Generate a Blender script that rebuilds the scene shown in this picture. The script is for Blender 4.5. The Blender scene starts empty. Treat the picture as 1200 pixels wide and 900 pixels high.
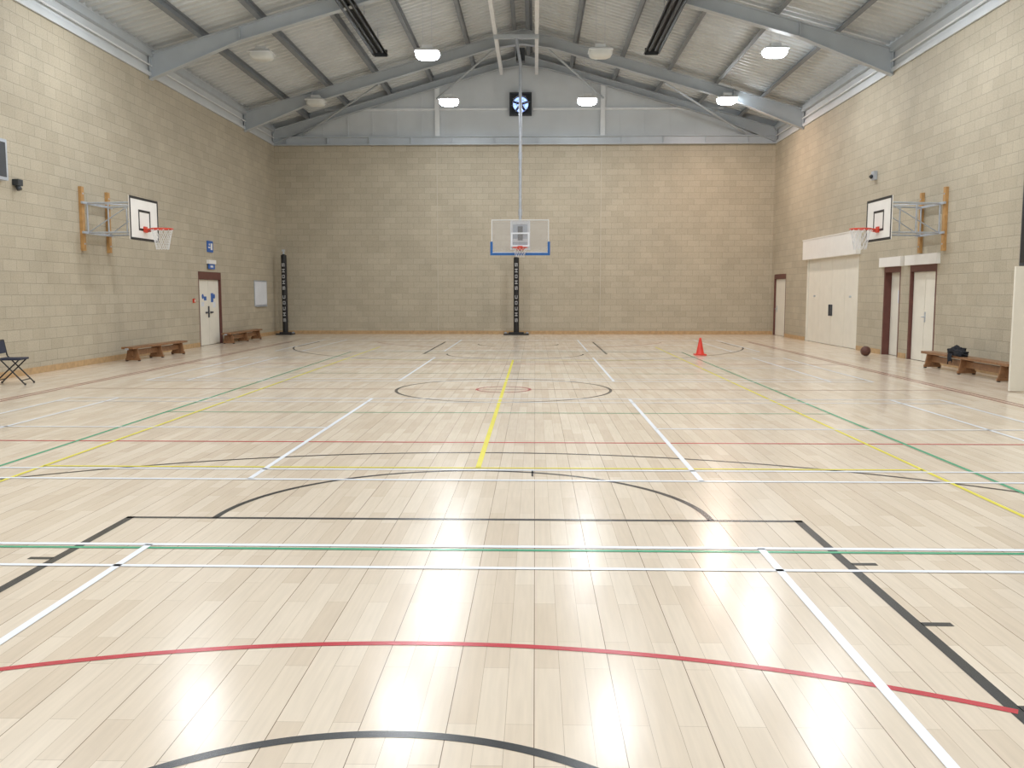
import bpy, math, random
from mathutils import Vector, Matrix, noise
random.seed(4)
XL,XR,YN,YF,HW = -10.06,9.12,-4.9,35.55,7.22
XC=-0.5; APEX_X=(XL+XR)/2
col=bpy.context.scene.collection

# ---------------------------------------------------------------- materials
def mat(name,color,rough=0.5,metal=0.0,var=0.06,nscale=8.0,emit=None,estr=0,coat=0.0,bump=0.0):
    m=bpy.data.materials.new(name); m.use_nodes=True; nt=m.node_tree; b=nt.nodes['Principled BSDF']
    b.inputs['Roughness'].default_value=rough; b.inputs['Metallic'].default_value=metal
    b.inputs['Coat Weight'].default_value=coat
    tc=nt.nodes.new('ShaderNodeTexCoord'); nz=nt.nodes.new('ShaderNodeTexNoise'); nz.inputs['Scale'].default_value=nscale; nz.inputs['Detail'].default_value=4
    nt.links.new(tc.outputs['Object'],nz.inputs['Vector'])
    cr=nt.nodes.new('ShaderNodeValToRGB')
    cr.color_ramp.elements[0].position=0.3; cr.color_ramp.elements[1].position=0.7
    cr.color_ramp.elements[0].color=tuple(max(0,c*(1-var)) for c in color)+(1,)
    cr.color_ramp.elements[1].color=tuple(min(1,c*(1+var)) for c in color)+(1,)
    nt.links.new(nz.outputs['Fac'],cr.inputs['Fac']); nt.links.new(cr.outputs['Color'],b.inputs['Base Color'])
    if bump>0:
        bp=nt.nodes.new('ShaderNodeBump'); bp.inputs['Strength'].default_value=bump; bp.inputs['Distance'].default_value=0.01
        nt.links.new(nz.outputs['Fac'],bp.inputs['Height']); nt.links.new(bp.outputs['Normal'],b.inputs['Normal'])
    if emit:
        b.inputs['Emission Color'].default_value=tuple(emit)+(1,); b.inputs['Emission Strength'].default_value=estr
    return m

def block_mat(name,axis):
    m=bpy.data.materials.new(name); m.use_nodes=True; nt=m.node_tree; N=nt.nodes; L=nt.links; b=N['Principled BSDF']
    b.inputs['Roughness'].default_value=0.65
    g=N.new('ShaderNodeNewGeometry'); s=N.new('ShaderNodeSeparateXYZ'); c=N.new('ShaderNodeCombineXYZ')
    L.new(g.outputs['Position'],s.inputs[0]); L.new(s.outputs[axis],c.inputs[0]); L.new(s.outputs[2],c.inputs[1])
    br=N.new('ShaderNodeTexBrick'); L.new(c.outputs[0],br.inputs['Vector'])
    br.inputs['Scale'].default_value=1.0; br.inputs['Brick Width'].default_value=0.45; br.inputs['Row Height'].default_value=0.2256
    br.inputs['Mortar Size'].default_value=0.008; br.inputs['Mortar Smooth'].default_value=0.3; br.inputs['Bias'].default_value=0.0
    br.inputs['Color1'].default_value=(0.455,0.40,0.302,1); br.inputs['Color2'].default_value=(0.505,0.45,0.345,1); br.inputs['Mortar'].default_value=(0.37,0.33,0.255,1)
    n1=N.new('ShaderNodeTexNoise'); n1.inputs['Scale'].default_value=35; n1.inputs['Detail'].default_value=6; L.new(g.outputs['Position'],n1.inputs['Vector'])
    n2=N.new('ShaderNodeTexNoise'); n2.inputs['Scale'].default_value=0.9; n2.inputs['Detail'].default_value=4; L.new(g.outputs['Position'],n2.inputs['Vector'])
    r1=N.new('ShaderNodeMapRange'); r1.inputs['From Min'].default_value=0.3; r1.inputs['From Max'].default_value=0.7; r1.inputs['To Min'].default_value=0.9; r1.inputs['To Max'].default_value=1.07
    r2=N.new('ShaderNodeMapRange'); r2.inputs['From Min'].default_value=0.3; r2.inputs['From Max'].default_value=0.7; r2.inputs['To Min'].default_value=0.92; r2.inputs['To Max'].default_value=1.06
    L.new(n1.outputs['Fac'],r1.inputs[0]); L.new(n2.outputs['Fac'],r2.inputs[0])
    mu=N.new('ShaderNodeMath'); mu.operation='MULTIPLY'; L.new(r1.outputs[0],mu.inputs[0]); L.new(r2.outputs[0],mu.inputs[1])
    vm=N.new('ShaderNodeVectorMath'); vm.operation='SCALE'; L.new(br.outputs['Color'],vm.inputs[0]); L.new(mu.outputs[0],vm.inputs['Scale'])
    L.new(vm.outputs[0],b.inputs['Base Color'])
    ad=N.new('ShaderNodeMath'); ad.operation='MULTIPLY_ADD'; L.new(br.outputs['Fac'],ad.inputs[0]); ad.inputs[1].default_value=-1.0; L.new(n1.outputs['Fac'],ad.inputs[2])
    bp=N.new('ShaderNodeBump'); bp.inputs['Strength'].default_value=0.4; bp.inputs['Distance'].default_value=0.006
    L.new(ad.outputs[0],bp.inputs['Height']); L.new(bp.outputs['Normal'],b.inputs['Normal'])
    return m

def floor_mat():
    m=bpy.data.materials.new('maple_boards'); m.use_nodes=True; nt=m.node_tree; N=nt.nodes; L=nt.links; b=N['Principled BSDF']
    g=N.new('ShaderNodeNewGeometry'); s=N.new('ShaderNodeSeparateXYZ'); c=N.new('ShaderNodeCombineXYZ')
    L.new(g.outputs['Position'],s.inputs[0]); L.new(s.outputs[1],c.inputs[0]); L.new(s.outputs[0],c.inputs[1])
    def brick(w,h,off,c1,c2,ms,mc):
        br=N.new('ShaderNodeTexBrick'); L.new(c.outputs[0],br.inputs['Vector']); br.offset=off; br.offset_frequency=2; br.squash=1.0
        br.inputs['Scale'].default_value=1.0; br.inputs['Brick Width'].default_value=w; br.inputs['Row Height'].default_value=h
        br.inputs['Mortar Size'].default_value=ms; br.inputs['Mortar Smooth'].default_value=0.1; br.inputs['Bias'].default_value=0.0
        br.inputs['Color1'].default_value=c1; br.inputs['Color2'].default_value=c2; br.inputs['Mortar'].default_value=mc
        return br
    b1=brick(0.83,0.11,0.37,(0.65,0.545,0.425,1),(0.745,0.65,0.53,1),0.0010,(0.42,0.34,0.25,1))
    b2=brick(60.0,0.33,0.0,(1,1,1,1),(1,1,1,1),0.0018,(0.36,0.31,0.27,1))
    mp=N.new('ShaderNodeMapping'); mp.inputs['Scale'].default_value=(14,0.8,1); L.new(g.outputs['Position'],mp.inputs['Vector'])
    nz=N.new('ShaderNodeTexNoise'); nz.inputs['Scale'].default_value=3; nz.inputs['Detail'].default_value=5; L.new(mp.outputs[0],nz.inputs['Vector'])
    r1=N.new('ShaderNodeMapRange'); r1.inputs['From Min'].default_value=0.3; r1.inputs['From Max'].default_value=0.7; r1.inputs['To Min'].default_value=0.95; r1.inputs['To Max'].default_value=1.04
    L.new(nz.outputs['Fac'],r1.inputs[0])
    vm=N.new('ShaderNodeVectorMath'); vm.operation='SCALE'; L.new(b1.outputs['Color'],vm.inputs[0]); L.new(r1.outputs[0],vm.inputs['Scale'])
    v2=N.new('ShaderNodeVectorMath'); v2.operation='MULTIPLY'; L.new(vm.outputs[0],v2.inputs[0]); L.new(b2.outputs['Color'],v2.inputs[1])
    L.new(v2.outputs[0],b.inputs['Base Color'])
    n2=N.new('ShaderNodeTexNoise'); n2.inputs['Scale'].default_value=1.3; n2.inputs['Detail'].default_value=4; L.new(g.outputs['Position'],n2.inputs['Vector'])
    r2=N.new('ShaderNodeMapRange'); r2.inputs['To Min'].default_value=0.15; r2.inputs['To Max'].default_value=0.27; L.new(n2.outputs['Fac'],r2.inputs[0]); L.new(r2.outputs[0],b.inputs['Roughness'])
    bp=N.new('ShaderNodeBump'); bp.inputs['Strength'].default_value=0.05; bp.inputs['Distance'].default_value=0.004
    L.new(nz.outputs['Fac'],bp.inputs['Height']); L.new(bp.outputs['Normal'],b.inputs['Normal'])
    b.inputs['Specular IOR Level'].default_value=0.5
    return m

M={}
M['block_x']=block_mat('blockwork_side',1); M['block_y']=block_mat('blockwork_end',0)
M['floor']=floor_mat()
M['deck']=mat('roof_deck',(0.62,0.645,0.65),0.5,0,0.06,1.5)
M['steel']=mat('painted_steel_grey',(0.47,0.51,0.545),0.4,0,0.05,2)
M['purlin']=mat('purlin_steel',(0.20,0.22,0.24),0.5,0,0.1,2)
M['clad']=mat('gable_cladding',(0.62,0.65,0.67),0.55,0,0.05,1.2)
M['joint']=mat('joint_mastic',(0.52,0.48,0.39),0.6,0,0.05,3)
M['whitepipe']=mat('white_paint_metal',(0.80,0.82,0.83),0.4,0,0.04,4)
M['heater']=mat('heater_dark',(0.035,0.04,0.045),0.45,0.2,0.15,5)
M['cream']=mat('door_cream',(0.82,0.785,0.69),0.45,0,0.03,3)
M['white']=mat('white_panel',(0.84,0.82,0.78),0.5,0,0.03,3)
M['brown']=mat('frame_brown',(0.13,0.045,0.035),0.5,0,0.1,6)
M['skirt']=mat('skirting_wood',(0.50,0.33,0.17),0.45,0,0.15,9)
M['wood']=mat('bench_wood',(0.26,0.13,0.06),0.4,0,0.2,14)
M['oak']=mat('upright_wood',(0.48,0.27,0.10),0.45,0,0.15,10)
M['galv']=mat('galvanised',(0.50,0.54,0.60),0.35,0.4,0.08,10)
M['black']=mat('black_vinyl',(0.012,0.012,0.014),0.45,0,0.2,8)
M['darkgrey']=mat('dark_grey_panel',(0.05,0.055,0.065),0.5,0,0.12,4)
M['red']=mat('rim_red',(0.65,0.06,0.03),0.4,0,0.08,8)
M['cone']=mat('cone_red_plastic',(0.75,0.05,0.03),0.4,0,0.08,8)
M['blue']=mat('pad_blue',(0.02,0.13,0.42),0.5,0,0.08,8)
M['signblue']=mat('sign_blue',(0.02,0.12,0.45),0.4,0,0.05,8)
M['net']=mat('net_cord',(0.75,0.75,0.75),0.8,0,0.05,20)
M['glyph']=mat('pad_lettering',(0.5,0.5,0.5),0.6,0,0.05,20)
M['ball']=mat('basketball_rubber',(0.12,0.045,0.03),0.55,0,0.2,30,bump=0.3)
M['cloth']=mat('dark_fabric',(0.010,0.011,0.016),0.9,0,0.3,14,bump=0.4)
M['seatblue']=mat('chair_fabric',(0.02,0.025,0.05),0.7,0,0.15,14)
M['ln_white']=mat('line_white',(0.86,0.90,0.97),0.25,0,0.04,3)
M['ln_black']=mat('line_black',(0.03,0.032,0.035),0.25,0,0.15,3)
M['ln_red']=mat('line_red',(0.50,0.035,0.05),0.25,0,0.08,3)
M['ln_brown']=mat('line_darkred',(0.33,0.10,0.07),0.25,0,0.08,3)
M['ln_green']=mat('line_green',(0.06,0.36,0.20),0.25,0,0.08,3)
M['ln_yellow']=mat('line_yellow',(0.80,0.72,0.08),0.25,0,0.06,3)
M['lamp']=mat('lamp_lens',(0.9,0.9,0.9),0.3,0,0.02,3,emit=(0.86,0.94,1.0),estr=40)
M['lamp_off']=mat('lamp_lens_off',(0.7,0.72,0.7),0.3,0,0.05,3)
M['fanlight']=mat('fan_daylight',(0.3,0.4,0.8),0.4,0,0.1,3,emit=(0.28,0.42,1.0),estr=2.2)
def glass():
    m=bpy.data.materials.new('backboard_glass'); m.use_nodes=True; nt=m.node_tree; N=nt.nodes; L=nt.links
    N.remove(N['Principled BSDF']); t=N.new('ShaderNodeBsdfTransparent'); t.inputs[0].default_value=(0.98,0.98,0.99,1)
    g=N.new('ShaderNodeBsdfGlossy'); g.inputs['Roughness'].default_value=0.05; mx=N.new('ShaderNodeMixShader'); mx.inputs[0].default_value=0.06
    d=N.new('ShaderNodeBsdfDiffuse'); d.inputs[0].default_value=(.85,.88,.92,1); m2=N.new('ShaderNodeMixShader'); m2.inputs[0].default_value=0.12
    L.new(t.outputs[0],mx.inputs[1]); L.new(g.outputs[0],mx.inputs[2]); L.new(mx.outputs[0],m2.inputs[1]); L.new(d.outputs[0],m2.inputs[2]); L.new(m2.outputs[0],N['Material Output'].inputs[0]); return m
M['glass']=glass()

# ---------------------------------------------------------------- mesh builder
class MB:
    def __init__(s): s.v=[]; s.f=[]; s.m=[]; s.sm=[]; s.mats=[]
    def mi(s,k):
        if k not in s.mats: s.mats.append(k)
        return s.mats.index(k)
    def add(s,vs,fs,k,smooth=False):
        o=len(s.v); s.v+= [Vector(v) for v in vs]; i=s.mi(k)
        for f in fs: s.f.append([o+a for a in f]); s.m.append(i); s.sm.append(smooth)
    def box(s,x0,x1,y0,y1,z0,z1,k):
        vs=[(x,y,z) for z in (z0,z1) for y in (y0,y1) for x in (x0,x1)]
        s.add(vs,[(0,2,3,1),(4,5,7,6),(0,1,5,4),(2,6,7,3),(0,4,6,2),(1,3,7,5)],k)
    def obox(s,c,sz,rot,k):
        R=rot if isinstance(rot,Matrix) else Matrix.Rotation(rot,3,'Z'); c=Vector(c)
        vs=[c+R@Vector((x*sz[0]/2,y*sz[1]/2,z*sz[2]/2)) for z in (-1,1) for y in (-1,1) for x in (-1,1)]
        s.add(vs,[(0,2,3,1),(4,5,7,6),(0,1,5,4),(2,6,7,3),(0,4,6,2),(1,3,7,5)],k)
    def cyl(s,p0,p1,r0,k,r1=None,n=14,caps=True):
        p0=Vector(p0);p1=Vector(p1); r1=r0 if r1 is None else r1
        d=(p1-p0).normalized(); a=d.orthogonal().normalized(); b=d.cross(a)
        vs=[];fs=[]
        for i in range(n):
            t=2*math.pi*i/n; o=a*math.cos(t)+b*math.sin(t); vs.append(p0+o*r0); vs.append(p1+o*r1)
        for i in range(n):
            j=(i+1)%n; fs.append((2*i,2*j,2*j+1,2*i+1))
        s.add(vs,fs,k,True)
        if caps:
            s.add([vs[2*i] for i in range(n)],[tuple(range(n))[::-1]],k); s.add([vs[2*i+1] for i in range(n)],[tuple(range(n))],k)
    def tube(s,pts,r,k,n=8):
        for a,b in zip(pts[:-1],pts[1:]): s.cyl(a,b,r,k,n=n)
    def torus(s,c,ax,R,r,k,n=32,q=8,arc=1.0):
        c=Vector(c);ax=Vector(ax).normalized();a=ax.orthogonal().normalized();b=ax.cross(a);vs=[];fs=[]
        for i in range(n):
            t=2*math.pi*i/n; o=a*math.cos(t)+b*math.sin(t)
            for j in range(q):
                u=2*math.pi*j/q; vs.append(c+o*(R+r*math.cos(u))+ax*(r*math.sin(u)))
        for i in range(n):
            for j in range(q): fs.append((i*q+j,((i+1)%n)*q+j,((i+1)%n)*q+(j+1)%q,i*q+(j+1)%q))
        s.add(vs,fs,k,True)
    def prism(s,poly,fn,t0,t1,k):
        n=len(poly); vs=[fn(p[0],p[1],t0) for p in poly]+[fn(p[0],p[1],t1) for p in poly]
        fs=[tuple(range(n))[::-1],tuple(range(n,2*n))]+[(i,(i+1)%n,n+(i+1)%n,n+i) for i in range(n)]
        s.add(vs,fs,k)
    def obj(s,name,origin=None,bevel=0,parent=None):
        xs=[v.x for v in s.v];ys=[v.y for v in s.v];zs=[v.z for v in s.v]
        if origin is None: origin=Vector(((min(xs)+max(xs))/2,(min(ys)+max(ys))/2,min(zs)))
        origin=Vector(origin)
        me=bpy.data.meshes.new(name); me.from_pydata([v-origin for v in s.v],[],s.f); 
        for k in s.mats: me.materials.append(M[k])
        for p,i,sm in zip(me.polygons,s.m,s.sm): p.material_index=i; p.use_smooth=sm
        me.validate(); me.update()
        o=bpy.data.objects.new(name,me); o.location=origin; col.objects.link(o)
        if bevel>0:
            b=o.modifiers.new('b','BEVEL'); b.width=bevel; b.segments=2; b.limit_method='ANGLE'; b.angle_limit=math.radians(40)
        if parent: 
            o.parent=parent; o.location=origin-parent.location
        return o

# ---------------------------------------------------------------- shell
m=MB(); m.add([(XL-.3,YN,0),(XR+.3,YN,0),(XR+.3,YF,0),(XL-.3,YF,0)],[(0,1,2,3)],'floor'); m.obj('floor',(0,0,0))

L_OPEN=[(27.1,29.1,2.25,.07)]
R_OPEN=[(33.55,35.2,2.3,.12),(26.1,31.0,2.78,.05),(23.1,24.2,2.3,.17),(21.05,22.55,2.3,.07)]
def sidewall(name,x,sgn,opens):
    mb=MB(); x0,x1=(x,x+.3*sgn); x0,x1=min(x0,x1),max(x0,x1)
    y=YN
    for (a,b,h,_) in sorted(opens):
        mb.box(x0,x1,y,a,0,HW,'block_x'); mb.box(x0,x1,a,b,h,HW,'block_x'); y=b
    mb.box(x0,x1,y,YF+.3,0,HW,'block_x')
    return mb.obj(name,(x,0,0))
sidewall('wall_left',XL,-1,L_OPEN); sidewall('wall_right',XR,1,R_OPEN)
m=MB(); m.box(XL,XR,YF,YF+.3,0,HW,'block_y')
m.obj('wall_far',(0,YF,0))
m=MB(); m.box(XL,XR,YN-.3,YN,0,8,'block_y')
m.prism([(XL-.3,8),(XR+.3,8),(APEX_X,10.9)],lambda a,b,t:(a,t,b),YN-.3,YN,'clad'); m.obj('wall_near',(0,YN,0))
m=MB()
for xx in (-3.78,2.52): m.box(xx-.01,xx+.01,YF-.006,YF-.001,0.14,HW,'joint')
m.obj('trim_movement_joint')

# roof geometry
HALF=(XR-XL)/2; ZE,ZA=8.02,10.75
def zr(x): return ZA-(ZA-ZE)*abs(x-APEX_X)/HALF
m=MB(); prof=[]
y=YN; p=0.3
while y<YF+.3:
    prof+= [(y,0),(y+.10,0),(y+.14,.085),(y+.26,.085)]; y+=p
for sgn in (-1,1):
    vs=[];fs=[]
    xe=APEX_X+sgn*(HALF+.3)
    ze=ZA-(ZA-ZE)*(HALF+.3)/HALF
    for (yy,dz) in prof: vs.append((APEX_X,yy,ZA+dz)); vs.append((xe,yy,ze+dz))
    for i in range(len(prof)-1): fs.append((2*i,2*i+1,2*i+3,2*i+2))
    m.add(vs,fs,'deck')
CEIL=m.obj('ceiling',(APEX_X,0,ZA))
m=MB()
for sgn in (-1,1):
    xe=APEX_X+sgn*(HALF+.5); ze=ZA+.15-(ZA-ZE)*(HALF+.5)/HALF
    m.add([(APEX_X,YN-.3,ZA+.15),(APEX_X,YF+.4,ZA+.15),(xe,YF+.4,ze),(xe,YN-.3,ze)],[(0,1,2,3)],'clad')
m.obj('outer_skin',parent=CEIL)

m=MB()
for sgn in (-1,1):
    for d in (0.25,1.85,3.45,5.05,6.65,8.2):
        x=APEX_X+sgn*d; z=zr(x)
        a=math.atan2((ZA-ZE),HALF)*sgn
        R=Matrix.Rotation(a,3,'Y')
        c=Vector((x,(YN+YF)/2,z-.11))
        Ln=YF-YN
        m.obox(c,(.02,Ln,.2),R,'purlin'); m.obox(c+R@Vector((.035,0,.095)),(.08,Ln,.012),R,'purlin'); m.obox(c+R@Vector((-.035,0,-.095)),(.12,Ln,.012),R,'purlin')
m.obj('purlins',parent=CEIL)

for nm,x,sg in (('trim_eaves_left',XL,1),('trim_eaves_right',XR,-1)):
    m=MB()
    m.box(min(x-.06*sg,x-.02*sg),max(x-.06*sg,x-.02*sg),YN,YF,HW-.0,8.1,'clad')
    m.box(min(x-.02*sg,x+.05*sg),max(x-.02*sg,x+.05*sg),YN,YF,HW+.003,HW+.10,'clad')
    m.box(min(x-.02*sg,x+.10*sg),max(x-.02*sg,x+.10*sg),YN,YF,7.72,7.90,'steel')
    m.cyl((x+.05*sg,YN,7.5),(x+.05*sg,YF,7.5),.02,'whitepipe',n=8)
    m.obj(nm)

def portal(yc,name,xl=XL+.001,xr=XR-.001,dep=.38,k='steel'):
    mb=MB()
    for sg,xe in ((-1,xl),(1,xr)):
        half=abs(xe-APEX_X)
        def top(d): return ZA-.22-(ZA-ZE)*d/HALF
        ds=[0,1.0,half-2.4,half]; deps=[dep+.14,dep,dep,dep+.28]
        for i in range(3):
            d0,d1=ds[i],ds[i+1]; e0,e1=deps[i],deps[i+1]
            X=lambda d: APEX_X+sg*d
            mb.prism([(X(d0),top(d0)),(X(d1),top(d1)),(X(d1),top(d1)-e1),(X(d0),top(d0)-e0)],lambda a,b,t:(a,t,b),yc-.008,yc+.008,k)
            mb.prism([(X(d0),top(d0)),(X(d1),top(d1)),(X(d1),top(d1)-.022),(X(d0),top(d0)-.022)],lambda a,b,t:(a,t,b),yc-.1,yc+.1,k)
            mb.prism([(X(d0),top(d0)-e0+.022),(X(d1),top(d1)-e1+.022),(X(d1),top(d1)-e1),(X(d0),top(d0)-e0)],lambda a,b,t:(a,t,b),yc-.1,yc+.1,k)
        for d in (0.02,half-2.4,half-.03):
            e=dep+(.28 if d>half-1 else (.14 if d<1 else 0))
            x=APEX_X+sg*d; mb.box(x-.012,x+.012,yc-.1,yc+.1,top(d)-e,top(d)-.01,k)
    return mb.obj(name,parent=CEIL)
for yc in (0.8,8.6,16.4,24.2,31.95): portal(yc,'rafter')
portal(YF-.16,'rafter',dep=.26)

# far gable
m=MB()
m.prism([(XL,HW),(XR,HW),(XR,ZE+.1),(APEX_X,ZA+.12),(XL,ZE+.1)],lambda a,b,t:(a,t,b),YF+.02,YF+.1,'clad')
for x in [XL+i*.95 for i in range(1,21)]:
    m.box(x-.03,x+.03,YF,YF+.02,HW+.3,zr(x)-.05,'clad')
for x in (-3.75,2.55): 
    m.box(x-.09,x+.09,YF-.10,YF-.04,HW+.3,zr(x)-.45,'whitepipe'); m.box(x-.01,x+.01,YF-.04,YF+.02,HW+.3,zr(x)-.45,'steel')
m.obj('wall_far_gable')
m=MB()
m.box(XL+.02,XR-.02,YF-.22,YF,HW+.0,HW+.035,'steel'); m.box(XL+.02,XR-.02,YF-.22,YF,HW+.285,HW+.32,'steel'); m.box(XL+.02,XR-.02,YF-.12,YF-.1,HW+.03,HW+.29,'steel')
for x in [XL+.5+i*1.6 for i in range(12)]: m.box(x-.006,x+.006,YF-.2,YF-.12,HW+.03,HW+.29,'steel')
m.obj('trim_gable_beam')
m=MB()
m.box(XL+2.0,-1.05,YF-.06,YF-.0,8.52,8.60,'whitepipe'); m.box(-.1,XR-2.0,YF-.06,YF,8.52,8.60,'whitepipe')
m.obj('trim_gable_rail')
m=MB()
for a,b in (((-3.75,YF-.1,8.95),(-1.3,32.1,10.0)),((2.55,YF-.1,8.95),(.3,32.1,10.0)),((-8.9,YF-.2,7.6),(-5.4,32.1,8.75)),((7.9,YF-.2,7.6),(4.4,32.1,8.75))): m.cyl(a,b,.035,'steel',n=10)
m.obj('wind_bracing',parent=CEIL)

# extractor fan in gable
m=MB(); fx,fy,fz=-.57,YF-.02,8.72
for a in ((-.42,-.36,-.42,.42),(.36,.42,-.42,.42),(-.36,.36,-.42,-.36),(-.36,.36,.36,.42)):
    m.box(fx+a[0],fx+a[1],fy-.22,fy,fz+a[2],fz+a[3],'heater')
m.box(fx-.36,fx+.36,fy-.03,fy,fz-.36,fz+.36,'heater')
n=32
ring=[(fx+.3*math.cos(2*math.pi*i/n),fy-.035,fz+.3*math.sin(2*math.pi*i/n)) for i in range(n)]
m.add(ring,[tuple(range(n))],'fanlight'); m.torus((fx,fy-.06,fz),(0,1,0),.31,.025,'heater')
m.cyl((fx,fy-.05,fz),(fx,fy-.2,fz),.07,'heater')
for i in range(5):
    t=2*math.pi*i/5+.3; R=Matrix.Rotation(-t,3,'Y')@Matrix.Rotation(.5,3,'X')
    m.obox(Vector((fx,fy-.12,fz))+Matrix.Rotation(-t,3,'Y')@Vector((.17,0,0)),(.22,.012,.09),R,'heater')
for r in (.16,.3): m.torus((fx,fy-.215,fz),(0,1,0),r,.008,'galv',q=6)
for i in range(4):
    t=math.pi*i/4+.2; m.cyl((fx+.36*math.cos(t),fy-.215,fz+.36*math.sin(t)),(fx-.36*math.cos(t),fy-.215,fz-.36*math.sin(t)),.006,'galv',n=6)
m.obj('extractor_fan')

# ridge support tubes
for x in (-1.29,.03):
    m=MB(); m.box(x-.06,x+.06,14,YF-.25,9.78,9.95,'whitepipe')
    for y in (16.4,24.2,31.95): m.box(x-.04,x+.04,y-.04,y+.04,9.95,10.2,'steel')
    m.obj('support_rail',parent=CEIL)
# radiant heaters
for x in (-4.75,3.52):
    m=MB(); z=8.9; y0,y1=17.5,28.7
    m.prism([(x-.24,z-.06),(x-.10,z+.10),(x+.10,z+.10),(x+.24,z-.06),(x+.225,z-.06),(x+.095,z+.085),(x-.095,z+.085),(x-.225,z-.06)],lambda a,b,t:(a,t,b),y0,y1,'heater')
    m.cyl((x-.09,y0,z-.01),(x-.09,y1-.3,z-.01),.04,'heater',n=10); m.cyl((x+.09,y0,z-.01),(x+.09,y1-.3,z-.01),.04,'heater',n=10)
    m.box(x-.2,x+.2,y1-.05,y1+.02,z-.08,z+.12,'heater')
    for y in (18.5,21,23.5,26,28.2):
        m.cyl((x,y,z+.1),(x,y,zr(x)-.01),.012,'galv',n=6)
    m.obj('radiant_heater')

# ---------------------------------------------------------------- high-bay lamps
rows=[0.7,6.9,13.1,19.3,25.5,31.7]; cols=[-7.5,-2.95,1.75,6.45]
off={(4,0),(4,2),(5,0)}
def lamp(x,y,on,warm):
    mb=MB(); z=8.1; k='lamp' if on else 'lamp_off'
    mb.box(x-.14,x+.14,y-.12,y+.12,z+.10,z+.20,'whitepipe')
    t=[(x-.24,y-.18,z+.10),(x+.24,y-.18,z+.10),(x+.24,y+.18,z+.10),(x-.24,y+.18,z+.10)]
    b=[(x-.33,y-.26,z+.04),(x+.33,y-.26,z+.04),(x+.33,y+.26,z+.04),(x-.33,y+.26,z+.04)]
    mb.add(t+b,[(0,1,2,3),(0,4,5,1),(1,5,6,2),(2,6,7,3),(3,7,4,0)],'whitepipe')
    mb.box(x-.33,x+.33,y-.26,y+.26,z+.015,z+.04,'whitepipe')
    rings=[]; n=24
    for (s_,dz) in ((1,.014),(.99,-.06),(.88,-.12),(.6,-.155),(.3,-.165)):
        for i in range(n):
            a=2*math.pi*i/n; c_,q_=math.cos(a),math.sin(a); e=.55
            rings.append((x+.32*s_*math.copysign(abs(c_)**e,c_),y+.25*s_*math.copysign(abs(q_)**e,q_),z+dz))
    fs=[(j*n+i,j*n+(i+1)%n,(j+1)*n+(i+1)%n,(j+1)*n+i) for j in range(4) for i in range(n)]+[tuple(4*n+i for i in range(n))]
    mb.add(rings,fs,k,True)
    for dx in (-.12,.12): mb.cyl((x+dx,y,z+.2),(x+dx,y,zr(x+dx)-.005),.005,'galv',n=6)
    mb.obj('high_bay_lamp')
    if on:
        ld=bpy.data.lights.new('lamp_light','AREA'); ld.shape='RECTANGLE'; ld.size=.46; ld.size_y=.34
        ld.energy=150 if warm else 100; ld.color=(1.0,.70,.52) if warm else (0.95,0.97,1.0)
        lo=bpy.data.objects.new('lamp_light',ld); lo.location=(x,y,z-.175); col.objects.link(lo)
for j,y in enumerate(rows):
    for i,x in enumerate(cols): lamp(x,y,(j,i) not in off,(j,i)==(5,3))

# ---------------------------------------------------------------- skirtings
def skirt(name,x,sg,opens):
    mb=MB(); y=YN; xa,xb=sorted((x,x+.025*sg))
    for (a,b,h,_) in sorted(opens):
        mb.box(xa,xb,y,a-.06,0.001,.13,'skirt'); y=b+.06
    if YF-y>.05: mb.box(xa,xb,y,YF,0.001,.13,'skirt')
    mb.obj(name)
skirt('baseboard_left',XL,1,L_OPEN); skirt('baseboard_right',XR,-1,R_OPEN)
m=MB(); m.box(XL+.026,XR-.026,YF-.025,YF,.001,.13,'skirt'); m.obj('baseboard_far')

# ---------------------------------------------------------------- doors
def door(name,x,sg,y0,y1,h,rec,leaves,lw=.07,leafh=None,hdr=None,handles=(),frame='brown',extra=None):
    mb=MB(); g=.003
    def bx(a,b,ya,yb,za,zb,k): mb.box(min(x+a*sg,x+b*sg),max(x+a*sg,x+b*sg),ya,yb,za,zb,k)
    y0+=g;y1-=g;h-=g
    bx(-.22,-.001,y0,y0+lw,.002,h,frame); bx(-.22,-.001,y1-lw,y1,.002,h,frame)
    lh=leafh or h-lw
    bx(-.22,-.001,y0+lw,y1-lw,lh,h,frame)
    ya,yb=y0+lw+.004,y1-lw-.004; w=(yb-ya)/leaves
    for i in range(leaves):
        a,b=ya+i*w+.008,ya+(i+1)*w-.008
        bx(-rec-.045,-rec,a,b,.012,lh-.006,'cream')
    bx(-.24,-.23,y0,y1,.002,h,'black')
    for (yy,zz) in handles:
        bx(-rec,-rec+.012,yy-.025,yy+.025,zz-.12,zz+.12,'galv'); mb.cyl((x+sg*(-rec+.012),yy,zz),(x+sg*(-rec+.05),yy,zz),.012,'galv',n=8)
        mb.cyl((x+sg*(-rec+.05),yy,zz),(x+sg*(-rec+.05),yy+.1,zz),.011,'galv',n=8)
    if extra: extra(mb,bx)
    return mb.obj(name,bevel=0)
def ex_left(mb,bx):
    for yy in (27.62,28.6):
        mb.cyl((XL-.07,yy,1.5),(XL-.062,yy,1.5),.075,'signblue',n=20)
    bx(-.07,-.064,28.32,28.52,1.32,1.6,'signblue'); bx(-.07,-.064,27.5,27.7,1.2,1.33,'ln_white'); bx(-.07,-.064,28.5,28.7,1.15,1.33,'ln_white')
    bx(-.07,-.064,27.72,27.92,1.38,1.5,'signblue')
    for a,b in ((27.82,27.98),(28.22,28.38)): bx(-.07,-.02,a,b,.98,1.03,'darkgrey')
    bx(-.07,-.04,28.04,28.1,.85,1.2,'darkgrey')
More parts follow.
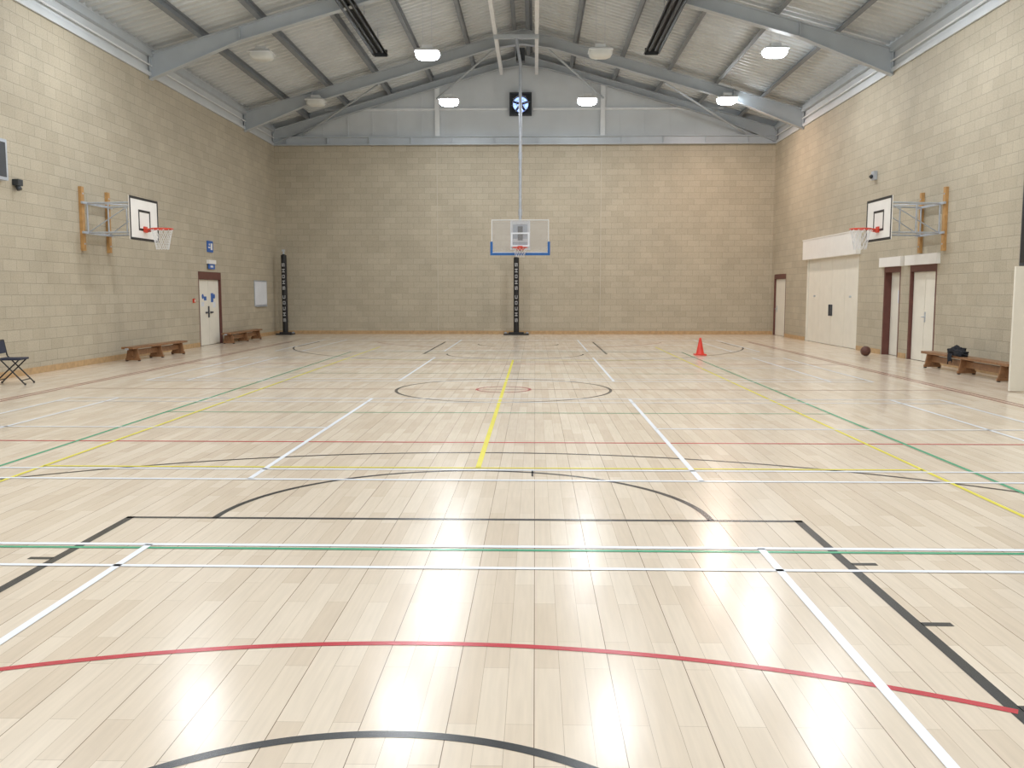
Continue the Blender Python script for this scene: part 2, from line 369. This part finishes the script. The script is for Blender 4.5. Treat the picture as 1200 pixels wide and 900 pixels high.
door('door_1',XL,1,27.1,29.1,2.25,.07,2,leafh=2.02,extra=ex_left)
door('door_2',XR,-1,33.55,35.2,2.3,.06,1,leafh=2.12,handles=((34.9,1.0),))
def ex_store(mb,bx):
    bx(.002,.14,26.0,31.1,2.70,3.33,'white'); bx(.002,.155,25.97,31.13,3.33,3.36,'white')
    for yy in (28.45,28.65): bx(-.05,-.0,yy-.02,yy+.02,.9,1.25,'darkgrey')
    for yy in (26.8,30.2): mb.cyl((XR-.0,yy,1.5),(XR+.05,yy,1.5),.03,'galv',n=10)
door('door_3',XR,-1,26.1,31.0,2.78,.05,4,lw=.05,frame='cream',extra=ex_store)
def ex_a(mb,bx):
    bx(.002,.09,22.95,24.35,2.28,2.52,'white')
    bx(-.17,-.163,23.4,23.65,1.35,1.68,'ln_white')
door('door_4',XR,-1,23.1,24.2,2.3,.17,1,leafh=2.14,handles=((23.3,1.0),),extra=ex_a)
def ex_b(mb,bx): bx(.002,.09,20.9,22.7,2.28,2.52,'white')
door('door_5',XR,-1,21.05,22.55,2.3,.07,2,leafh=2.12,handles=((21.75,1.05),),extra=ex_b)
m=MB()
yy=15.05; x0,x1=7.78,XR-.05
m.box(x0,x1,yy,yy+.045,.02,2.05,'cream')
for z in (.3,1.0,1.75): m.cyl((XR-.045,yy+.02,z-.05),(XR-.045,yy+.02,z+.05),.018,'galv',n=8); m.box(XR-.05,XR-.002,yy+.0,yy+.04,z-.04,z+.04,'galv')
m.box(x1-.15,x1-.11,yy-.02,yy,.95,1.2,'galv')
m.obj('door_6',bevel=.004)

# ---------------------------------------------------------------- wall fixtures
m=MB(); m.box(XL+.003,XL+.14,14.6,17.2,3.72,4.48,'galv'); m.box(XL+.135,XL+.146,14.66,17.14,3.78,4.42,'darkgrey')
for i,yy in enumerate((15.1,15.6,16.1)):
    for seg in ((-.1,.1,.25,.28),(-.1,.1,.0,.03),(-.1,.1,-.28,-.25)): m.box(XL+.146,XL+.149,yy+seg[0],yy+seg[1],4.1+seg[2]*.8,4.1+seg[3]*.8,'heater')
m.obj('scoreboard',bevel=.01)
m=MB(); m.box(XL+.003,XL+.12,17.55,17.72,3.68,3.8,'heater'); m.cyl((XL+.06,17.63,3.68),(XL+.1,17.63,3.6),.05,'heater',n=12); m.obj('wall_sounder')
m=MB(); m.box(XR-.10,XR-.003,14.2,17.35,2.12,4.55,'darkgrey'); m.box(XR-.115,XR-.10,14.26,17.3,2.18,4.49,'black')
m.obj('wall_display_panel',bevel=.008)
m=MB(); m.box(XR-.10,XR-.003,24.95,25.15,4.62,4.85,'galv'); m.cyl((XR-.1,25.05,4.73),(XR-.16,25.05,4.69),.05,'heater',n=12); m.obj('motion_sensor')
m=MB(); yy=28.15
m.box(XL+.003,XL+.03,yy-.24,yy+.24,2.86,3.2,'signblue'); m.box(XL+.03,XL+.034,yy-.19,yy-.02,2.98,3.02,'white'); m.box(XL+.03,XL+.034,yy+.02,yy+.16,2.93,3.13,'white')
m.cyl((XL+.03,yy-.1,3.09),(XL+.034,yy-.1,3.09),.035,'white',n=12)
m.obj('exit_sign')
m=MB(); m.box(XL+.003,XL+.09,yy-.3,yy+.3,2.5,2.62,'white'); m.box(XL+.04,XL+.055,yy-.28,yy+.28,2.34,2.5,'signblue'); m.box(XL+.055,XL+.058,yy-.12,yy+.12,2.39,2.45,'white')
m.obj('emergency_light')
m=MB(); m.box(XL+.003,XL+.05,26.6,26.72,1.32,1.44,'red'); m.box(XL+.05,XL+.054,26.63,26.69,1.35,1.41,'white'); m.obj('fire_call_point')
m=MB(); m.box(XL+.003,XL+.025,32.5,34.0,1.12,2.05,'galv'); m.box(XL+.025,XL+.03,32.55,33.95,1.17,2.0,'ln_white'); m.box(XL+.025,XL+.07,32.6,33.9,1.10,1.125,'galv'); m.obj('whiteboard',bevel=.002)

# ---------------------------------------------------------------- practice hoops
def net(mb,c,R,h,k,n=12,rr=.007,rowsn=4):
    c=Vector(c)
    rad=lambda t: R*(1-.42*t**.8)
    for j in range(rowsn):
        t0,t1=j/rowsn,(j+1)/rowsn
        for i in range(n):
            for dlt in (-.5,.5):
                a0=2*math.pi*(i+(.5 if j%2 else 0))/n; a1=a0+2*math.pi*dlt/n
                p0=c+Vector((rad(t0)*math.cos(a0),rad(t0)*math.sin(a0),-h*t0)); p1=c+Vector((rad(t1)*math.cos(a1),rad(t1)*math.sin(a1),-h*t1))
                mb.cyl(p0,p1,rr,k,n=5,caps=False)
def practice(xw,sg,yu,yb,xb,bw=1.5,z0=2.78,z1=3.73):
    mb=MB()
    for y in yu:
        mb.box(min(xw+.003*sg,xw+.07*sg),max(xw+.003*sg,xw+.07*sg),y-.06,y+.06,2.55,3.95,'oak')
        for z in (2.7,3.8): mb.cyl((xw+.07*sg,y,z),(xw+.08*sg,y,z),.02,'galv',n=8)
    xf=xb-.05*sg
    yb0,yb1=yb-bw/2,yb+bw/2
    for z in (2.95,3.6):
        mb.box(min(xw+.07*sg,xw+.11*sg),max(xw+.07*sg,xw+.11*sg),yu[0]-.1,yu[1]+.1,z-.025,z+.025,'galv')
    a0,a1=yu[0]+.12,yu[1]-.12
    for y,t in ((a0,yb-.42),(a1,yb+.42)):
        for z in (2.95,3.6): mb.cyl((xw+.1*sg,y,z),(xf,t,z),.022,'galv',n=8)
        mb.cyl((xw+.1*sg,y,2.95),(xf,t,3.6),.014,'galv',n=8)
        mb.cyl((xw+.1*sg,y,2.95),(xw+.1*sg,y,3.6),.02,'galv',n=8)
        xm=(xw+xf)/2; ym=(y+t)/2
        mb.cyl((xm,ym,2.95),(xm,ym,3.6),.018,'galv',n=8)
        mb.box(min(xf,xb-.02*sg),max(xf,xb-.02*sg),t-.03,t+.03,z0+.05,z1-.05,'galv')
    mb.cyl((xw+.1*sg,a0,3.6),(xf,yb+.42,3.6),.012,'galv',n=6)
    mb.box(min(xb-.02*sg,xb),max(xb-.02*sg,xb),yb0,yb1,z0,z1,'white')
    def fb(ya,yb_,za,zb_,k='black'): mb.box(min(xb,xb+.004*sg),max(xb,xb+.004*sg),ya,yb_,za,zb_,k)
    e=.055
    fb(yb0,yb1,z0,z0+e);fb(yb0,yb1,z1-e,z1);fb(yb0,yb0+e,z0+e,z1-e);fb(yb1-e,yb1,z0+e,z1-e)
    q0,q1,r0,r1=yb-.31,yb+.31,3.0,3.46
    fb(q0,q1,r0,r0+.05);fb(q0,q1,r1-.05,r1);fb(q0,q0+.05,r0+.05,r1-.05);fb(q1-.05,q1,r0+.05,r1-.05)
    cx=xb+sg*.39
    mb.box(min(xb+.004*sg,xb+.03*sg),max(xb+.004*sg,xb+.03*sg),yb-.08,yb+.08,2.97,3.1,'red')
    mb.torus((cx,yb,3.05),(0,0,1),.235,.014,'red',n=36)
    for d in (-.07,.07): mb.cyl((xb+.02*sg,yb+d,3.04),(xb+sg*.2,yb+d*1.6,3.05),.011,'red',n=8); mb.cyl((xb+.02*sg,yb+d,2.98),(xb+sg*.2,yb+d*1.6,3.04),.008,'red',n=8)
    net(mb,(cx,yb,3.04),.23,.45,'net',rr=.005)
    return mb.obj('practice_basketball_hoop')
practice(XL,1,(20.16,21.4),20.55,-8.8)
practice(XR,-1,(20.7,21.95),20.95,7.72)

# ---------------------------------------------------------------- main roof-hung goal
m=MB(); yb=29.8; cx=-.49
z0,z1=2.9,3.95; w=.92
m.box(cx-w,cx+w,yb,yb+.015,z0+.02,z1,'glass')
for a in ((-w-.012,-w+.012,z0,z1),(w-.012,w+.012,z0,z1),(-w-.012,w+.012,z1-.01,z1+.015),(-w-.02,w+.02,z0-.02,z0+.02)):
    m.box(cx+a[0],cx+a[1],yb-.012,yb+.03,a[2],a[3],'whitepipe')
m.box(cx-w-.05,cx+w+.05,yb-.03,yb+.05,z0-.08,z0+.0,'blue')
for s_ in (-1,1):
    xa,xb_=sorted((cx+s_*(w-.03),cx+s_*(w+.05))); m.box(xa,xb_,yb-.03,yb+.05,z0,z0+.36,'blue')
for a in ((-.3,.3,3.1,3.15),(-.3,.3,3.5,3.55),(-.3,-.25,3.15,3.5),(.25,.3,3.15,3.5)): m.box(cx+a[0],cx+a[1],yb-.006,yb-.001,a[2],a[3],'ln_white')
for x in (-.28,.28): m.box(cx+x-.04,cx+x+.04,yb+.03,yb+.1,z0+.1,z1-.02,'whitepipe')
for z in (3.05,3.3,3.87): m.box(cx-.3,cx+.3,yb+.05,yb+.1,z-.05,z+.05,'whitepipe')
m.box(cx-.24,cx+.24,yb+.105,yb+.12,3.1,3.85,'galv')
m.box(cx-.08,cx+.08,yb+.03,yb+.105,3.3,3.75,'darkgrey')
m.cyl((cx,yb+.14,2.95),(cx,yb+.14,8.9),.05,'galv')
m.cyl((cx,yb+.14,5.9),(cx,yb+.14,6.1),.065,'galv'); m.cyl((cx,yb+.14,4.1),(cx,yb+.14,4.3),.065,'galv')
m.box(-1.29-.05,.03+.05,yb+.08,yb+.2,9.66,9.78,'steel')
m.cyl((cx,yb+.14,8.9),(-.63,yb+.14,9.7),.05,'galv')
m.box(cx-.14,cx+.14,yb+.2,yb+.5,9.0,9.4,'heater')
m.box(cx-.08,cx+.08,yb-.04,yb-.001,2.98,3.12,'red'); m.torus((cx,yb-.39,3.05),(0,0,1),.235,.016,'red',n=36)
for d in (-.07,.07): m.cyl((cx+d,yb-.03,3.04),(cx+d*1.5,yb-.2,3.05),.012,'red',n=8)
m.box(cx-.13,cx+.13,yb-.17,yb-.04,2.99,3.04,'red')
net(m,(cx,yb-.39,3.04),.23,.3,'net',rr=.004)
m.obj('basketball_goal')

# ---------------------------------------------------------------- padded posts
GL={0:[(0,0,1,.2),(0,.4,1,.6),(0,.8,1,1),(0,.0,.25,.6),(.75,.4,1,1)],1:[(0,0,.25,1),(.75,0,1,1),(.25,.4,.75,.6)],2:[(0,0,.25,1),(0,0,1,.2),(0,.8,1,1)],3:[(0,0,1,.2),(0,.8,1,1),(0,0,.25,1),(.75,0,1,1)]}
def post(x,y,h,base=.5):
    mb=MB()
    mb.box(x-base,x+base,y-.3,y+.3,.002,.05,'black'); mb.box(x-base*.6,x+base*.6,y-.2,y+.2,.05,.1,'black')
    for s_ in (-1,1): mb.cyl((x+s_*(base-.06),y+.2,.05),(x+s_*(base-.06),y+.26,.05),.05,'galv',n=12)
    mb.cyl((x,y,.1),(x,y,h-.12),.105,'black',n=24); mb.cyl((x,y,h-.12),(x,y,h-.08),.105,'black',r1=.05,n=24)
    mb.cyl((x,y,h-.1),(x,y,h+.1),.035,'galv'); mb.box(x-.05,x+.05,y-.06,y+.03,h+.02,h+.1,'galv')
    z=.5;i=0
    while z<h-.35:
        for (a,b,c,d) in GL[[0,1,2,3,2,0,1,3,1][i%9]]:
            u0,u1=-.05+.10*b,-.05+.10*d; v0,v1=z+.13*a,z+.13*c
            yo=y-math.sqrt(.105**2-max(abs(u0),abs(u1))**2*.5)-.006
            mb.box(x+u0,x+u1,yo-.004,y-.06,v0,v1,'glyph')
        z+=.22 if i%9!=4 else .34; i+=1
    mb.obj('padded_net_post')
post(-.72,34.95,3.05,.48); post(-9.62,34.9,3.15,.3)

# ---------------------------------------------------------------- benches
def bench(cx,cy,ln,rot,name='gym_bench'):
    mb=MB(); R=Matrix.Rotation(rot,3,'Z')
    def b(c,s,k='wood'): mb.obox(Vector((cx,cy,0))+R@Vector(c),s,R,k)
    b((0,0,.325),(.28,ln,.05)); b((0,0,.2),(.05,ln-.4,.13))
    for y in (-ln/2+.28,0,ln/2-.28):
        b((0,y,.17),(.07,.05,.27))
        for s_ in (-1,1):
            mb.prism([(0,.305),(.12,.305),(.17,.03),(.05,.03)],lambda a,c,t,s_=s_:tuple(Vector((cx,cy,0))+R@Vector((a*s_,t,c))),y-.022,y+.022,'wood')
        b((0,y,.045),(.36,.055,.05))
        for s_ in (-1,1): b((s_*.15,y,.011),(.05,.055,.018),'black')
    for s_ in (-1,1): b((0,s_*(ln/2+.012),.3),(.08,.025,.04),'galv')
    return mb.obj(name,bevel=.004)
bench(-9.5,22.6,3.0,-.05); bench(-9.72,30.1,3.4,0.0); bench(8.62,18.35,3.7,0.0)

def blob(mb,c,s,k,seed,amp=.25):
    import bmesh
    bm=bmesh.new(); bmesh.ops.create_icosphere(bm,subdivisions=4,radius=1)
    vs=[];c=Vector(c)
    for v in bm.verts:
        p=v.co.copy(); nn=noise.noise(p*2.2+Vector((seed,0,0)))*amp+noise.noise(p*5+Vector((0,seed,0)))*amp*.5
        p=p*(1+nn); q=Vector((p.x*s[0],p.y*s[1],p.z*s[2])); q=c+q; q.z=max(q.z,.354); vs.append(q)
    fs=[tuple(v.index for v in f.verts) for f in bm.faces]; bm.free(); mb.add(vs,fs,k,True)
m=MB(); blob(m,(8.6,18.75,.43),(.13,.26,.11),'cloth',1,.35); blob(m,(8.54,18.45,.40),(.11,.2,.08),'cloth',5,.35)
vs=[];fs=[]; nu,nv=14,10
for j in range(nv):
    for i in range(nu):
        u=i/(nu-1);v=j/(nv-1)
        vs.append((8.467-.012-.02*math.sin(u*17+v*2)*v-.015*v, 18.62+.22*u+.02*math.sin(v*5), .40-.2*v*(1-.25*math.sin(u*4))))
for j in range(nv-1):
    for i in range(nu-1): a=j*nu+i; fs.append((a,a+1,a+nu+1,a+nu))
m.add(vs,fs,'cloth',True); m.obj('jacket')

# ---------------------------------------------------------------- cone, ball
m=MB(); x,y=4.3,23.8
m.box(x-.15,x+.15,y-.15,y+.15,.002,.03,'cone')
prof=[(.115,.03),(.10,.06),(.03,.42),(.028,.45),(.018,.45),(.02,.40)]
n=24
vs=[(x+r*math.cos(2*math.pi*i/n),y+r*math.sin(2*math.pi*i/n),z) for r,z in prof for i in range(n)]
fs=[(j*n+i,j*n+(i+1)%n,(j+1)*n+(i+1)%n,(j+1)*n+i) for j in range(len(prof)-1) for i in range(n)]
m.add(vs,fs,'cone',True); m.obj('traffic_cone',bevel=0)
m=MB(); bx,by,br=8.5,23.6,.125
n1,n2=20,32; vs=[];fs=[]
for j in range(n1+1):
    t=math.pi*j/n1
    for i in range(n2): u=2*math.pi*i/n2; vs.append((bx+br*math.sin(t)*math.cos(u),by+br*math.sin(t)*math.sin(u),br+.002+br*math.cos(t)))
for j in range(n1):
    for i in range(n2): fs.append((j*n2+i,(j+1)*n2+i,(j+1)*n2+(i+1)%n2,j*n2+(i+1)%n2))
m.add(vs,fs,'ball',True)
for ax in ((1,.3,.2),(0,1,.3),(.2,-.3,1)): m.torus((bx,by,br+.002),ax,br-.001,.004,'black',n=40,q=6)
m.obj('basketball')

# ---------------------------------------------------------------- folding chair
m=MB(); ox,oy=-9.3,15.95; R=Matrix.Rotation(math.radians(10),3,'Z')
def P(a,b,c): return Vector((ox,oy,0))+R@Vector((a,b,c))
for s_ in (-.21,.21):
    m.tube([P(-.22,s_,.78),P(-.17,s_,.5),P(.26,s_*1.05,.013)],.013,'black')
    m.tube([P(.16,s_*.85,.44),P(-.28,s_*.95,.013)],.013,'black')
    for (a) in (.26,-.28): m.cyl(P(a,s_,.002),P(a,s_,.03),.018,'black',n=8)
m.cyl(P(-.22,-.21,.78),P(-.22,.21,.78),.013,'black'); m.cyl(P(.2,-.22,.08),P(.2,.22,.08),.01,'black'); m.cyl(P(-.22,-.2,.08),P(-.22,.2,.08),.01,'black')
m.obox(P(.0,0,.455),(.40,.40,.035),R,'seatblue')
m.obox(P(-.2,0,.66),(.025,.40,.22),R@Matrix.Rotation(math.radians(-10),3,'Y'),'seatblue')
m.obj('folding_chair',bevel=.006)

# ---------------------------------------------------------------- court markings
class Lines(MB):
    def __init__(s,z): super().__init__(); s.z=z
    def seg(s,p,q,w,k):
        p=Vector(p);q=Vector(q);d=(q-p).normalized();n_=Vector((-d.y,d.x))*w/2
        s.add([(a.x,a.y,s.z) for a in (p-n_,q-n_,q+n_,p+n_)],[(0,1,2,3)],k)
    def arc(s,c,r,a0,a1,w,k,n=96):
        vs=[];fs=[]
        for i in range(n+1):
            t=math.radians(a0+(a1-a0)*i/n)
            for rr in (r-w/2,r+w/2): vs.append((c[0]+rr*math.cos(t),c[1]+rr*math.sin(t),s.z))
        for i in range(n): fs.append((2*i,2*i+1,2*i+3,2*i+2))
        s.add(vs,fs,k)
C=-.53; CY=15.28
b=Lines(.0012); W=.05
def F_(y): return 2*CY-y
for f in (lambda y:y,F_):
    up=f(1)<f(2)
    b.seg((C-2.45,f(6.45)),(C+2.45,f(6.45)),W,'ln_black')
    for s_ in (-1,1):
        b.seg((C+s_*2.425,f(6.475)),(C+s_*2.425,f(.6)),.06,'ln_black')
        for yy in (5.42,4.42,3.5,2.6): b.seg((C+s_*2.45,f(yy)),(C+s_*2.6,f(yy)),W,'ln_black')
        b.seg((C+s_*6.6,f(.6)),(C+s_*6.6,f(3.4)),W,'ln_black')
    b.seg((C-7.5,f(.6)),(C+7.5,f(.6)),W,'ln_black')
    a=(0,180) if up else (180,360)
    b.arc((C,f(6.45)),1.8,a[0],a[1],W,'ln_black')
    b.arc((C,f(1.98)),1.25,a[0],a[1],W,'ln_black')
    q=8; a=(q,180-q) if up else (180+q,360-q)
    b.arc((C,f(2.45)),6.75,a[0],a[1],W,'ln_black')
b.arc((C,CY),1.8,0,360,W,'ln_black'); b.seg((C-7.5,CY),(C+7.5,CY),.04,'ln_brown')
for s_ in (-1,1): b.seg((C+s_*7.5,.6),(C+s_*7.5,F_(.6)),W,'ln_brown')
b.seg((-.02,8.0),(-.02,8.3),.02,'ln_black')
E=bpy.data.objects.new('court_markings',None); col.objects.link(E)
b.obj('basketball_lines',(0,0,0),parent=E)
r=Lines(.0018)
for f in (lambda y:y,F_):
    up=f(1)<f(2); a=(20,160) if up else (200,340)
    r.arc((C,f(-.82)),4.93,*((28.5+32,180) if up else a),.045,'ln_red')
    r.seg((C-7.62,f(9.83)),(C+7.62,f(9.83)),.05,'ln_red')
r.arc((C,CY),.45,0,360,.045,'ln_red',48)
for s_ in (-1,1): r.seg((C+s_*7.62,-1),(C+s_*7.62,31.6),.045,'ln_brown')
r.seg((C-7.62,31.6),(C+7.62,31.6),.045,'ln_brown')
r.obj('netball_lines',(0,0,0),parent=E)
g=Lines(.0024)
g0=5.665; g1=F_(g0)
for s_ in (-1,1): g.seg((C+s_*4.53,g0),(C+s_*4.53,g1),.045,'ln_green')
for y in (12.28,F_(12.28)): g.seg((C-4.53,y),(C+4.53,y),.04,'ln_green')
g.seg((-6.5,g0),(5.5,g0),.045,'ln_green'); g.seg((C-4.53,g1),(C+4.53,g1),.05,'ln_green')
g.obj('volleyball_lines',(0,0,0),parent=E)
t=Lines(.0030)
t.seg((C,8.38),(C,21.9),.05,'ln_yellow')
for y in (8.38,21.9): t.seg((C-4.115,y),(C+4.115,y),.045,'ln_yellow')
for s_ in (-1,1): t.seg((C+s_*4.115,3.4),(C+s_*4.115,27.2),.04,'ln_yellow')
t.obj('tennis_lines',(0,0,0),parent=E)
w=Lines(.0036)
for (a,bb) in ((-.36,5.74),(7.82,13.92),(16.67,22.77),(25.1,31.2)):
    for y,ww in ((a,.05),(a+.46,.046),(bb-.46,.042),(bb,.05)): w.seg((C-6.7,y),(C+6.7,y),ww,'ln_white')
    for s_ in (-1,1):
        for d in (1.98,5.94,6.7): w.seg((C+s_*d,a),(C+s_*d,bb),.048,'ln_white')
        w.seg((C+s_*1.98,(a+bb)/2),(C+s_*6.7,(a+bb)/2),.048,'ln_white')
w.obj('badminton_lines',(0,0,0),parent=E)

# ---------------------------------------------------------------- world, camera
wd=bpy.data.worlds.new('w'); bpy.context.scene.world=wd; wd.use_nodes=True
wd.node_tree.nodes['Background'].inputs[0].default_value=(.6,.7,.8,1); wd.node_tree.nodes['Background'].inputs[1].default_value=.3
cd=bpy.data.cameras.new('camera'); c=bpy.data.objects.new('camera',cd); col.objects.link(c); bpy.context.scene.camera=c
c.location=(0,0,1.64); c.rotation_euler=(math.radians(90-5.78),0,math.radians(1.45)); cd.lens=32; cd.clip_end=200
bpy.context.scene.view_settings.view_transform='Standard'
